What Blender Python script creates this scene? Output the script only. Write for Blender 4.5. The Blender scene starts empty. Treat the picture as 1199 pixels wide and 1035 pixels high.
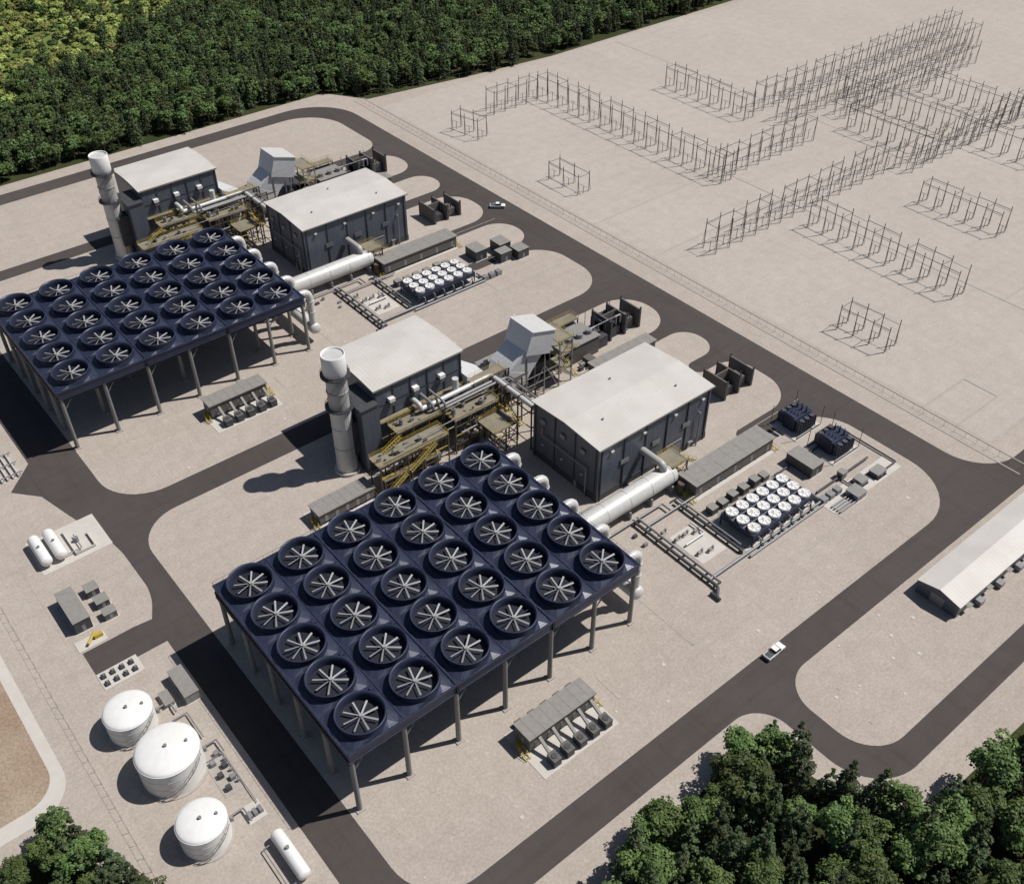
import bpy, math, random
import numpy as np
from mathutils import Vector
random.seed(7); rng=np.random.default_rng(7)
scene=bpy.context.scene
scene.view_settings.view_transform='Standard'
scene.view_settings.look='None'; scene.view_settings.exposure=0

# ------------------------------------------------------------ materials
def newmat(name):
    m=bpy.data.materials.new(name); m.use_nodes=True
    nt=m.node_tree; b=nt.nodes['Principled BSDF']; return m,nt,b
def mat(name,col,rough=0.6,metal=0.0,var=0.12,scale=0.8,bump=0.0,ribs=None,ribdir='X',detail=4,dirt=None,spec=0.4,streak=0):
    m,nt,b=newmat(name)
    N=nt.nodes.new; L=nt.links.new
    tc=N('ShaderNodeTexCoord')
    no=N('ShaderNodeTexNoise'); no.inputs['Scale'].default_value=scale; no.inputs['Detail'].default_value=detail; no.inputs['Roughness'].default_value=.65
    L(tc.outputs['Object'],no.inputs['Vector'])
    rp=N('ShaderNodeValToRGB'); rp.color_ramp.elements[0].position=.3; rp.color_ramp.elements[1].position=.7
    c=np.array(col)
    lo=c*(1-var); hi=np.minimum(c*(1+var),.95)
    rp.color_ramp.elements[0].color=(*lo,1); rp.color_ramp.elements[1].color=(*hi,1)
    L(no.outputs['Fac'],rp.inputs['Fac'])
    out=rp.outputs['Color']
    if dirt:
        n2=N('ShaderNodeTexNoise'); n2.inputs['Scale'].default_value=.11; n2.inputs['Detail'].default_value=6
        L(tc.outputs['Object'],n2.inputs['Vector'])
        r2=N('ShaderNodeValToRGB'); r2.color_ramp.elements[0].position=.42; r2.color_ramp.elements[1].position=.62
        L(n2.outputs['Fac'],r2.inputs['Fac'])
        mx=N('ShaderNodeMixRGB'); mx.blend_type='MIX'; L(out,mx.inputs[1]); mx.inputs[2].default_value=(*dirt,1)
        ml=N('ShaderNodeMath'); ml.operation='MULTIPLY'; ml.inputs[1].default_value=.5
        L(r2.outputs['Color'],ml.inputs[0]); L(ml.outputs[0],mx.inputs['Fac']); out=mx.outputs[0]
    if streak:
        mp=N('ShaderNodeMapping'); mp.inputs['Scale'].default_value=(1.1,1.1,.07); L(tc.outputs['Object'],mp.inputs[0])
        n3=N('ShaderNodeTexNoise'); n3.inputs['Scale'].default_value=1.0; n3.inputs['Detail'].default_value=4; L(mp.outputs[0],n3.inputs['Vector'])
        r3=N('ShaderNodeMapRange'); r3.inputs['From Min'].default_value=.3; r3.inputs['From Max'].default_value=.7; r3.inputs['To Min'].default_value=1-streak; r3.inputs['To Max'].default_value=1+streak
        L(n3.outputs['Fac'],r3.inputs['Value'])
        m3=N('ShaderNodeMixRGB'); m3.blend_type='MULTIPLY'; m3.inputs[0].default_value=1; L(out,m3.inputs[1]); L(r3.outputs[0],m3.inputs[2]); out=m3.outputs[0]
    L(out,b.inputs['Base Color'])
    b.inputs['Roughness'].default_value=rough; b.inputs['Metallic'].default_value=metal
    b.inputs['Specular IOR Level'].default_value=spec
    if ribs:
        geo=N('ShaderNodeSeparateXYZ'); L(tc.outputs['Object'],geo.inputs[0])
        if ribdir=='XY':
            ad=N('ShaderNodeMath'); ad.operation='ADD'; L(geo.outputs['X'],ad.inputs[0]); L(geo.outputs['Y'],ad.inputs[1]); src=ad.outputs[0]
        else: src=geo.outputs[ribdir]
        mu=N('ShaderNodeMath'); mu.operation='MULTIPLY'; mu.inputs[1].default_value=1/ribs; L(src,mu.inputs[0])
        fr=N('ShaderNodeMath'); fr.operation='FRACT'; L(mu.outputs[0],fr.inputs[0])
        gt=N('ShaderNodeMath'); gt.operation='GREATER_THAN'; gt.inputs[1].default_value=.82; L(fr.outputs[0],gt.inputs[0])
        bp=N('ShaderNodeBump'); bp.inputs['Strength'].default_value=.6; bp.inputs['Distance'].default_value=.1
        L(gt.outputs[0],bp.inputs['Height']); L(bp.outputs[0],b.inputs['Normal'])
    elif bump:
        bp=N('ShaderNodeBump'); bp.inputs['Strength'].default_value=bump; bp.inputs['Distance'].default_value=.2
        L(no.outputs['Fac'],bp.inputs['Height']); L(bp.outputs[0],b.inputs['Normal'])
    return m

def ground_mat(name,c1,c2,c3,fine=1.6,big=.018,bump=.2,speck=True,tracks=0):
    m,nt,b=newmat(name); N=nt.nodes.new; L=nt.links.new
    tc=N('ShaderNodeTexCoord')
    def noise(s,d,r=.6,dist=0,vec=None):
        n=N('ShaderNodeTexNoise'); n.inputs['Scale'].default_value=s; n.inputs['Detail'].default_value=d; n.inputs['Roughness'].default_value=r
        n.inputs['Distortion'].default_value=dist
        L(vec or tc.outputs['Object'],n.inputs['Vector']); return n
    a=noise(big,4,.6,.5); f=noise(fine,5,.8); g=noise(.22,5,.7)
    r=N('ShaderNodeValToRGB'); r.color_ramp.elements[0].position=.35; r.color_ramp.elements[1].position=.65
    r.color_ramp.elements[0].color=(*c1,1); r.color_ramp.elements[1].color=(*c2,1); L(a.outputs['Fac'],r.inputs['Fac'])
    r3=N('ShaderNodeValToRGB'); r3.color_ramp.elements[0].position=.42; r3.color_ramp.elements[1].position=.58
    r3.color_ramp.elements[0].color=(*c3,1); r3.color_ramp.elements[1].color=(1,1,1,1); L(f.outputs['Fac'],r3.inputs['Fac'])
    mx=N('ShaderNodeMixRGB'); mx.blend_type='MULTIPLY'; mx.inputs[0].default_value=1; L(r.outputs[0],mx.inputs[1]); L(r3.outputs[0],mx.inputs[2])
    r4=N('ShaderNodeValToRGB'); r4.color_ramp.elements[0].position=.36; r4.color_ramp.elements[1].position=.62
    r4.color_ramp.elements[0].color=(.91,.905,.90,1); r4.color_ramp.elements[1].color=(1,1,1,1); L(g.outputs['Fac'],r4.inputs['Fac'])
    m2=N('ShaderNodeMixRGB'); m2.blend_type='MULTIPLY'; m2.inputs[0].default_value=1; L(mx.outputs[0],m2.inputs[1]); L(r4.outputs[0],m2.inputs[2])
    out=m2.outputs[0]
    if speck:
        s=noise(.75,3,.5,.3)
        rs=N('ShaderNodeValToRGB'); rs.color_ramp.elements[0].position=.62; rs.color_ramp.elements[1].position=.70
        rs.color_ramp.elements[0].color=(0,0,0,1); rs.color_ramp.elements[1].color=(.3,.3,.3,1); L(s.outputs['Fac'],rs.inputs['Fac'])
        m3=N('ShaderNodeMixRGB'); L(rs.outputs[0],m3.inputs[0]); L(out,m3.inputs[1]); m3.inputs[2].default_value=(*(np.minimum(np.array(c1)*1.2,.9)),1); out=m3.outputs[0]
    if tracks:
        for sc in ((.9,.02,1),(.02,.9,1)):
            mp=N('ShaderNodeMapping'); mp.inputs['Scale'].default_value=sc; L(tc.outputs['Object'],mp.inputs[0])
            t=noise(.5,3,.6,0,mp.outputs[0])
            rt=N('ShaderNodeMapRange'); rt.inputs['From Min'].default_value=.52; rt.inputs['From Max'].default_value=.66; rt.inputs['To Min'].default_value=1; rt.inputs['To Max'].default_value=1-tracks; L(t.outputs['Fac'],rt.inputs['Value'])
            mm=N('ShaderNodeMixRGB'); mm.blend_type='MULTIPLY'; mm.inputs[0].default_value=1; L(out,mm.inputs[1]); L(rt.outputs[0],mm.inputs[2]); out=mm.outputs[0]
    L(out,b.inputs['Base Color']); b.inputs['Roughness'].default_value=.95; b.inputs['Specular IOR Level'].default_value=.15
    bp=N('ShaderNodeBump'); bp.inputs['Strength'].default_value=bump; bp.inputs['Distance'].default_value=.15
    L(f.outputs['Fac'],bp.inputs['Height']); L(bp.outputs[0],b.inputs['Normal'])
    return m

M=dict(
 tan=ground_mat('gravel',(.485,.430,.382),(.45,.397,.352),(.83,.82,.81),tracks=.04),
 sub=ground_mat('switchyard_gravel',(.50,.452,.41),(.47,.422,.38),(.87,.865,.86),tracks=.03),
 asphalt=ground_mat('asphalt',(.080,.069,.065),(.094,.082,.078),(.86,.86,.86),fine=3,bump=.1,speck=False,tracks=.08),
 dirt=ground_mat('dirt',(.36,.26,.195),(.44,.35,.275),(.7,.72,.66),big=.08),
 floor=ground_mat('forest_floor',(.045,.06,.022),(.07,.08,.03),(.5,.5,.5),speck=False),
 grass=ground_mat('meadow',(.22,.26,.085),(.14,.19,.05),(.5,.55,.45),speck=False,big=.05),
 conc=mat('concrete',(.53,.50,.46),.9,var=.06,scale=.4),
 trench=mat('trench_cover',(.37,.34,.31),.9,var=.1),
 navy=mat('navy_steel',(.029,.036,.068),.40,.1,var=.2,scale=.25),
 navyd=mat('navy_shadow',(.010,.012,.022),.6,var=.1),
 blade=mat('fan_blade',(.31,.31,.315),.5,var=.06),
 col=mat('column_steel',(.21,.205,.195),.6,var=.1,streak=.15),
 clad=mat('wall_cladding',(.10,.113,.142),.38,.1,var=.08,scale=.25,ribs=1.5,ribdir='XY',streak=.12),
 cladb=mat('wall_base',(.05,.056,.07),.6,var=.1),
 roof=mat('metal_roof',(.58,.555,.52),.55,var=.04,scale=.08,ribs=1.2,ribdir='X',dirt=(.50,.47,.43)),
 white=mat('white_paint',(.78,.775,.76),.45,var=.03,scale=.3,dirt=(.70,.69,.66),streak=.03),
 pipe=mat('pale_pipe',(.58,.575,.56),.4,.1,var=.05,streak=.05),
 stack=mat('stack_shell',(.40,.395,.385),.5,.1,var=.08,scale=.3),
 grey=mat('grey_steel',(.25,.25,.26),.5,.2,var=.12),
 lgrey=mat('light_grey_steel',(.60,.605,.62),.5,.1,var=.07,ribs=2.0,ribdir='Z'),
 dgrey=mat('dark_grey_steel',(.07,.072,.08),.55,.2,var=.2),
 taupe=mat('taupe_panel',(.25,.238,.222),.65,var=.09,streak=.06),
 taupd=mat('taupe_wall',(.12,.112,.105),.65,var=.1,ribs=1.0,ribdir='XY'),
 fire=mat('fire_wall',(.135,.122,.115),.8,var=.08,ribs=1.6,ribdir='XY'),
 yellow=mat('safety_yellow',(.46,.34,.05),.5,var=.12),
 deck=mat('grating',(.225,.20,.15),.7,var=.18,scale=.4),
 brown=mat('brown_steel',(.085,.068,.05),.6,var=.15),
 galv=mat('galvanised_steel',(.125,.115,.11),.5,.3,var=.1),
 fence=mat('fence_wire',(.32,.30,.28),.5,.2,var=.1),
 glass=mat('dark_glass',(.02,.022,.026),.08,var=.05,spec=.8),
 tyre=mat('tyre',(.02,.02,.02),.8,var=.05),
 bark=mat('bark',(.09,.065,.045),.9,var=.2,scale=3),
 red=mat('tail_lamp',(.4,.02,.02),.4),
)
def leafmat(name,dark,light):
    m,nt,b=newmat(name); N=nt.nodes.new; L=nt.links.new
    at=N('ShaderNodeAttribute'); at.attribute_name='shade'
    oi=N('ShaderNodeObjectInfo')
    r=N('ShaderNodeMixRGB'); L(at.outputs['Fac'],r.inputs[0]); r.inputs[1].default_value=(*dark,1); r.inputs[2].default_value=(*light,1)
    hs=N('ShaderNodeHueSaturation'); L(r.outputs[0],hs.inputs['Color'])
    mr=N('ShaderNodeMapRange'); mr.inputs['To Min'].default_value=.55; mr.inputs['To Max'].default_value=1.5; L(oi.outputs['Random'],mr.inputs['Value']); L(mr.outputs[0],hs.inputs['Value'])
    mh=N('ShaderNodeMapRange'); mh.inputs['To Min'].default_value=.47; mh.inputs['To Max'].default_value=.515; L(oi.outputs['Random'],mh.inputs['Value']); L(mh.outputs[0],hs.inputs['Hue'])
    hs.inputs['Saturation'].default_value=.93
    L(hs.outputs[0],b.inputs['Base Color']); b.inputs['Roughness'].default_value=.6; b.inputs['Specular IOR Level'].default_value=.25
    return m
M['leaf']=leafmat('leaves_dark',(.035,.072,.018),(.105,.16,.038))
M['leafc']=leafmat('needles',(.030,.054,.022),(.080,.11,.040))
M['leafb']=leafmat('leaves_bright',(.20,.26,.05),(.40,.45,.11))

# ------------------------------------------------------------ mesh builder
class MB:
    def __init__(s): s.v=[];s.f=[];s.m=[];s.s=[]
    def add(s,vs,fs,mt,sm=False):
        o=len(s.v); s.v.extend(tuple(map(float,q)) for q in vs)
        for f in fs: s.f.append(tuple(i+o for i in f)); s.m.append(mt); s.s.append(sm)
    def box(s,x0,x1,y0,y1,z0,z1,mt):
        vs=[(x0,y0,z0),(x1,y0,z0),(x1,y1,z0),(x0,y1,z0),(x0,y0,z1),(x1,y0,z1),(x1,y1,z1),(x0,y1,z1)]
        s.add(vs,[(0,3,2,1),(4,5,6,7),(0,1,5,4),(1,2,6,5),(2,3,7,6),(3,0,4,7)],mt)
    def hexa(s,a,b,mt):
        s.add(list(a)+list(b),[(0,3,2,1),(4,5,6,7),(0,1,5,4),(1,2,6,5),(2,3,7,6),(3,0,4,7)],mt)
    def lathe(s,cx,cy,prof,n,mt,sm=True):
        vs=[];fs=[]
        for r,z in prof:
            for i in range(n):
                a=2*math.pi*i/n; vs.append((cx+r*math.cos(a),cy+r*math.sin(a),z))
        for k in range(len(prof)-1):
            for i in range(n):
                j=(i+1)%n; fs.append((k*n+i,k*n+j,(k+1)*n+j,(k+1)*n+i))
        s.add(vs,fs,mt,sm)
    def cyl(s,cx,cy,z0,z1,r,mt,n=16,r1=None,cap=True):
        r1=r if r1 is None else r1
        s.lathe(cx,cy,[(r,z0),(r1,z1)],n,mt)
        if cap:
            vs=[(cx+r1*math.cos(2*math.pi*i/n),cy+r1*math.sin(2*math.pi*i/n),z1) for i in range(n)]
            s.add(vs,[tuple(range(n))],mt)
    def tube(s,pts,r,mt,n=8,cap=True,sm=True):
        P=[Vector(p) for p in pts]; rs=r if isinstance(r,(list,tuple)) else [r]*len(P)
        t0=(P[1]-P[0]).normalized(); up=Vector((0,0,1)) if abs(t0.z)<.9 else Vector((1,0,0))
        u=t0.cross(up).normalized(); vs=[];fs=[]
        for i,p in enumerate(P):
            if i==0: t=t0
            elif i==len(P)-1: t=(P[i]-P[i-1]).normalized()
            else: t=((P[i]-P[i-1]).normalized()+(P[i+1]-P[i]).normalized()).normalized()
            u=(u-t*u.dot(t)).normalized(); w=t.cross(u)
            for k in range(n):
                a=2*math.pi*k/n+math.pi/n; q=p+(u*math.cos(a)+w*math.sin(a))*rs[i]; vs.append(q)
        for i in range(len(P)-1):
            for k in range(n):
                j=(k+1)%n; fs.append((i*n+k,i*n+j,(i+1)*n+j,(i+1)*n+k))
        s.add(vs,fs,mt,sm and n>4)
        if cap:
            s.add(vs[:n],[tuple(reversed(range(n)))],mt); s.add(vs[-n:],[tuple(range(n))],mt)
    def pipe(s,pts,r,mt,n=10,bend=None,cap=True):
        s.tube(roundpath(pts,bend if bend else r*1.6),r,mt,n,cap)
    def htank(s,p0,p1,r,mt,n=20):
        P0=Vector(p0);P1=Vector(p1);d=(P1-P0).normalized();pts=[];rs=[]
        for a in (0,25,50,70,90): pts.append(P0-d*(r*.55*math.cos(math.radians(a)))); rs.append(max(.02,r*math.sin(math.radians(a))))
        for a in (90,70,50,25,0): pts.append(P1+d*(r*.55*math.cos(math.radians(a)))); rs.append(max(.02,r*math.sin(math.radians(a))))
        s.tube(pts,rs,mt,n)
    def beam(s,a,b,w,mt): s.tube([a,b],w*.707,mt,4)
    def build(s,name,parent=None,coll=None,off=(0,0,0)):
        me=bpy.data.meshes.new(name); me.from_pydata(s.v,[],s.f)
        ms=[]
        for q in s.m:
            if q not in ms: ms.append(q)
        for q in ms: me.materials.append(M[q])
        me.polygons.foreach_set('material_index',[ms.index(q) for q in s.m])
        me.polygons.foreach_set('use_smooth',s.s); me.update()
        o=bpy.data.objects.new(name,me); (coll or scene.collection).objects.link(o)
        o.location=off
        if parent: o.parent=parent
        return o
def roundpath(pts,rad,seg=5):
    P=[Vector(p) for p in pts]; out=[P[0]]
    for i in range(1,len(P)-1):
        a=(P[i-1]-P[i]);b=(P[i+1]-P[i]); r=min(rad,a.length*.49,b.length*.49)
        A=P[i]+a.normalized()*r;B=P[i]+b.normalized()*r
        for k in range(seg+1):
            t=k/seg; out.append(A*(1-t)**2+P[i]*2*t*(1-t)+B*t*t)
    out.append(P[-1]); return out
def polyround(pts,seg=10):
    out=[];n=len(pts)
    for i in range(n):
        x,y,r=pts[i]; P=Vector((x,y)); A=Vector(pts[i-1][:2])-P; B=Vector(pts[(i+1)%n][:2])-P
        if r<=0: out.append((x,y)); continue
        r=min(r,A.length*.5,B.length*.5); a=P+A.normalized()*r; b=P+B.normalized()*r
        for k in range(seg+1):
            t=k/seg; w=.7071
            den=(1-t)**2+2*w*t*(1-t)+t*t
            q=(a*(1-t)**2+P*2*w*t*(1-t)+b*t*t)/den; out.append((q.x,q.y))
    return out
def sheet(name,pts,z,mt,rnd=True):
    import bmesh
    poly=polyround(pts) if rnd else [(p[0],p[1]) for p in pts]
    bm=bmesh.new(); vs=[bm.verts.new((x,y,z)) for x,y in poly]
    f=bm.faces.new(vs); bm.normal_update()
    if f.normal.z<0: f.normal_flip()
    bmesh.ops.triangulate(bm,faces=[f])
    me=bpy.data.meshes.new(name); bm.to_mesh(me); bm.free(); me.materials.append(M[mt])
    o=bpy.data.objects.new(name,me); scene.collection.objects.link(o)
    return o,poly

# ------------------------------------------------------------ ground & roads
sheet('ground',[(-3000,-3000,0),(3000,-3000,0),(3000,3000,0),(-3000,3000,0)],0,'tan',False)
Z1,Z2=.02,.04
sheet('road',[(-11,-34,14),(191,-34,0),(191,321,24),(-200,321,0),(-200,312,0),(-11,312,0)],Z1,'asphalt')
sheet('road',[(191,-34,0),(700,-34,0),(700,-26,0),(191,-26,0)],Z1,'asphalt')
def fillet(name,cx,cy,r,sx,sy,z,mt):
    pts=[(cx,cy)]
    c=(cx+sx*r,cy+sy*r)
    for k in range(13):
        a=math.pi/2*k/12; pts.append((c[0]-sx*r*math.sin(a),c[1]-sy*r*math.cos(a)))
    return sheet(name,[(p[0],p[1],0) for p in pts],z,mt,False)
fillet('road',191,-26,14,1,1,Z1,'asphalt')
sheet('road',[(84,-34,0),(84,-66,13),(400,-66,0),(400,-60,0),(200,-60,0),(200,-34,0)],Z1,'asphalt')
fillet('road',84,-34,8,-1,-1,Z1,'asphalt')
sheet('road',[(-11,66,3),(-28,66,0),(-28,75,0),(-16,75,6),(-8,77,2),(-8,76,0),(-11,76,0)],Z1-.008,'asphalt',False)
sheet('road',[(-11,110,0),(-11,184,0),(-14,180,0),(-14,150,0),(-22,141,0),(-16,134,0),(-12.5,120,0)],Z1-.008,'asphalt',False)
sheet('gravel_pad',[(-1.5,261,4),(180,261,9),(180,312,20),(-1.5,312,4)],Z2,'tan')
far=[(-1.5,116,14),(180,116,14),(180,152,13),(147,152,2.4),(147,157,2.4),(180,157,9),(180,176,9),(150,176,2.4),(150,181,2.4),(180,181,11),(180,206,11),(150,206,3),(150,212,3),(180,212,7.5),(180,228,7.5),(148,228,3),(148,234,3),(180,234,9),(180,254,9),(-1.5,254,6)]
sheet('gravel_pad',far,Z2,'tan')
nearp=[(-1.5,107,12),(-1.5,-26,12),(180,-26,18),(180,25,14),(150,25,3),(150,32,3),(180,32,12),(180,58,12),(164,58,3),(164,64,3),(180,64,7),(180,79,7),(138,79,2.5),(138,84,2.5),(180,84,11),(180,107,11)]
sheet('gravel_pad',nearp,Z2,'tan')
sheet('gravel_pad',[(91,-34.0,9),(91,-60,10),(400,-60,0),(400,-34.0,0)],Z2,'tan')
sheet('gravel_pad',[(-11,74.5,0),(-24,76,3),(-30,80,0),(-30,140,0),(-22,141,0),(-16,134,0),(-12.5,120,5),(-7.5,104,6),(-7.5,82,5)],Z2,'tan')
sheet('switchyard_ground',[(205,-18,0),(900,-18,0),(900,290,0),(460,292,0),(205,297,0)],.012,'sub',False)
sheet('concrete_track',[(-43,200,0),(-43,39,9),(-200,39,0),(-200,200,0)],.015,'conc')
sheet('dirt_ground',[(-45.5,200,0),(-45.5,43,7),(-200,43,0),(-200,200,0)],.03,'dirt')
sheet('forest_floor',[(-300,329,0),(192,329,0),(205,309,0),(262,301,0),(310,296,0),(700,296,0),(700,1200,0),(-300,1200,0)],.02,'floor',False)
sheet('meadow',[(-60,355,0),(60,410,0),(120,440,0),(190,490,0),(270,540,0),(340,620,0),(400,900,0),(-60,900,0)],.04,'grass',False)
sheet('forest_floor',[(10,-200,0),(24,-44,0),(60,-41,0),(75,-41,0),(80,-62,0),(90,-74,0),(300,-78,0),(300,-200,0)],.02,'floor',False)
sheet('forest_floor',[(-48,31,0),(-42,12,0),(-34,-60,0),(-200,-60,0),(-200,34,0),(-60,34,0)],.02,'floor',False)
tr=MB()
for x in (198.5,203.5): tr.box(x,x+.4,-31,312,.0,.12,'trench')
tr.box(277,277.5,-10,270,.0,.1,'trench')
for a in ((204,226,3.5,4),(204,226,-8,-7.5),(226,226.5,-8,4)): tr.box(*a,0,.12,'trench')
for a in ((205,277,150,150.4),(205,460,118,118.4),(350,350.5,120,290),(277,460,20,20.5)): tr.box(*a,.013,.08,'trench')
for oy in (0,148):
    for a in ((60,118,-14,-13.8),(60,60.3,-13.8,-6),(124,176,-12,-11.7),(146,146.3,-11.7,-3),(84,84.3,-14,20),(155,178,30,30.2)): tr.box(a[0],a[1],a[2]+oy,a[3]+oy,.03,.09,'trench')
for k in range(60):
    x=random.uniform(2,175); y=random.choice([random.uniform(-24,-13),random.uniform(118,144),random.uniform(264,310),random.uniform(-55,-36)]); s_=random.uniform(.3,.9)
    if y<-30: x=random.uniform(94,136)
    tr.box(x,x+s_,y,y+s_,.03,.12,'conc' if k%3 else 'trench')
tr.build('drainage_channel')

def fence(name,pts,h=2.2,step=3.5):
    mb=MB()
    for a,b in zip(pts[:-1],pts[1:]):
        A=Vector((*a,0));B=Vector((*b,0));d=B-A;n=int(d.length/step)
        for i in range(n+1):
            p=A+d*i/n; mb.beam(p,p+Vector((0,0,h)),.06,'fence')
        for z in (.15,h): mb.beam(A+Vector((0,0,z)),B+Vector((0,0,z)),.03,'fence')
    return mb.build(name)
fence('chain_link_fence',[(201,-30),(201,312),(262,301)])
fence('chain_link_fence',[(-38,-20),(-38,120)])

# ------------------------------------------------------------ ACC
SX,SY=13.0,11.167
def acc(off):
    mb=MB()
    LX,LY=6*SX,5*SY
    mb.box(0,LX,0,LY,18.0,20.2,'navy')
    for (z0,z1,e) in ((17.8,18.15,.18),(20.0,20.42,.22)):
        mb.box(-e,LX+e,-e,.25,z0,z1,'navy'); mb.box(-e,LX+e,LY-.25,LY+e,z0,z1,'navy')
        mb.box(-e,.25,.25,LY-.25,z0,z1,'navy'); mb.box(LX-.25,LX+e,.25,LY-.25,z0,z1,'navy')
    for i in range(0,7):
        w=.5 if i in (2,4) else .16
        if 0<i<6:
            mb.box(i*SX-w/2,i*SX+w/2,.25,LY-.25,20.2,20.5 if i in (2,4) else 20.36,'navy')
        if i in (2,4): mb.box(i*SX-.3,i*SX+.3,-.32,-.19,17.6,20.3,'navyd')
    for j in range(1,5): mb.box(.25,LX-.25,j*SY-.09,j*SY+.09,20.2,20.33,'navy')
    for i in range(6):
        for j in range(5):
            cx,cy=(i+.5)*SX,(j+.5)*SY
            hx,hy=SX/2-.35,SY/2-.3
            n=24; vs=[];fs=[]
            for k in range(n):
                a=2*math.pi*k/n; c,s_=math.cos(a),math.sin(a)
                t=min(hx/max(abs(c),1e-6),hy/max(abs(s_),1e-6)); vs.append((cx+c*t,cy+s_*t,20.22))
            for k in range(n):
                a=2*math.pi*k/n; vs.append((cx+5.2*math.cos(a),cy+5.2*math.sin(a),20.85))
            for k in range(n): fs.append((k,(k+1)%n,n+(k+1)%n,n+k))
            mb.add(vs,fs,'navy')
            mb.lathe(cx,cy,[(5.2,20.5),(4.95,21.3),(5.05,22.2),(5.25,22.5),(5.17,22.62),(4.93,22.55),(4.7,22.1),(4.6,21.3),(4.6,20.3)],36,'navy')
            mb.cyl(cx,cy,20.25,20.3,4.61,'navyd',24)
            mb.cyl(cx,cy,20.9,21.75,.4,'blade',12)
            ph=random.random()*.8
            for b in range(8):
                a=ph+b*math.pi/4; c,s_=math.cos(a),math.sin(a)
                def P(r,w,z): return (cx+c*r-s_*w,cy+s_*r+c*w,z)
                mb.add([P(.4,-.15,21.3),P(.4,.15,21.45),P(3.7,.2,21.42),P(3.7,-.2,21.3)],[(0,3,2,1)],'blade')
            mb.box(cx-4.55,cx+4.55,cy-.12,cy+.12,20.7,20.95,'navy')
            mb.box(cx+5.0,cx+5.9,cy+4.2,cy+5.0,20.3,20.75,'navy')
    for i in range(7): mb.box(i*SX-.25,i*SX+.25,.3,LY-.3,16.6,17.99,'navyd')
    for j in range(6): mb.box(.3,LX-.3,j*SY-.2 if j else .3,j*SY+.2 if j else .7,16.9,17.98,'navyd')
    for i in range(7):
        for j in range(6):
            if 0<i<6 and 0<j<5 and (i+j)%2: continue
            x=min(max(i*SX,.6),LX-.6); y=min(max(j*SY,.6),LY-.6)
            mb.cyl(x,y,0,17.9,.6,'col',12,.52)
            mb.box(x-1,x+1,y-1,y+1,0,.3,'trench')
            mb.tube([(x,y,13.5),(x+(1 if i<6 else -1)*3,y,17.3)],.16,'col',6)
    for (a,b) in (((0,0),(LX,0)),((0,LY),(LX,LY)),((0,0),(0,LY)),((LX,0),(LX,LY))):
        mb.beam((a[0],a[1],21.5),(b[0],b[1],21.5),.05,'navy')
        L=Vector(b)-Vector(a); n=int(L.length/2.5)
        for k in range(n+1):
            q=Vector(a)+L*k/n; mb.beam((q.x,q.y,20.4),(q.x,q.y,21.5),.05,'navy')
    for j in range(5):
        cy=(j+.5)*SY-1.5
        mb.pipe([(LX-1,cy,18.6),(LX+4.0,cy,18.6),(LX+4.0,cy,5)],1.15,'pipe',14,bend=3)
        for z in (15,11): mb.lathe(LX+4,cy,[(1.15,z),(1.32,z),(1.32,z+.25),(1.15,z+.25)],14,'pipe',False)
    mb.htank((LX+4.0,3,5),(LX+4.0,52,5),1.9,'pipe')
    return mb.build('air_cooled_condenser',off=off)
acc((0,0,0)); acc((-1,147.1,0))

# ------------------------------------------------------------ shared parts
def rail(mb,x0,x1,y0,y1,z,mt='yellow',h=1.15,step=2.4,sides='NSEW'):
    segs=[]
    if 'S' in sides: segs.append(((x0,y0),(x1,y0)))
    if 'N' in sides: segs.append(((x0,y1),(x1,y1)))
    if 'W' in sides: segs.append(((x0,y0),(x0,y1)))
    if 'E' in sides: segs.append(((x1,y0),(x1,y1)))
    for a,b in segs:
        d=Vector(b)-Vector(a); n=max(1,int(d.length/step))
        for k in range(n+1):
            q=Vector(a)+d*k/n; mb.beam((q.x,q.y,z),(q.x,q.y,z+h),.06,mt)
        for zz in (z+h,z+h*.5): mb.beam((*a,zz),(*b,zz),.06,mt)
def platform(mb,x0,x1,y0,y1,z,z0=0,sides='NSEW',brace=True,leg='brown'):
    mb.box(x0,x1,y0,y1,z-.25,z,'deck')
    rail(mb,x0+.05,x1-.05,y0+.05,y1-.05,z,sides=sides)
    nx=max(1,round((x1-x0)/5)); ny=max(1,round((y1-y0)/5))
    for i in range(nx+1):
        for j in range(ny+1):
            if 0<i<nx and 0<j<ny: continue
            x=x0+.2+(x1-x0-.4)*i/nx; y=y0+.2+(y1-y0-.4)*j/ny
            mb.beam((x,y,z0),(x,y,z-.25),.32,leg)
    if brace:
        for i in range(nx):
            xa=x0+.2+(x1-x0-.4)*i/nx; xb=x0+.2+(x1-x0-.4)*(i+1)/nx
            for k,zz in enumerate(np.arange(z0+3.2,z-.5,3.2)):
                mb.beam((xa,y0+.2,zz),(xb,y0+.2,zz),.2,'yellow' if (i+k)%4==1 else leg)
            mb.beam((xa,y0+.2,z0+.2),(xb,y0+.2,z-.4),.15,leg)
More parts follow.
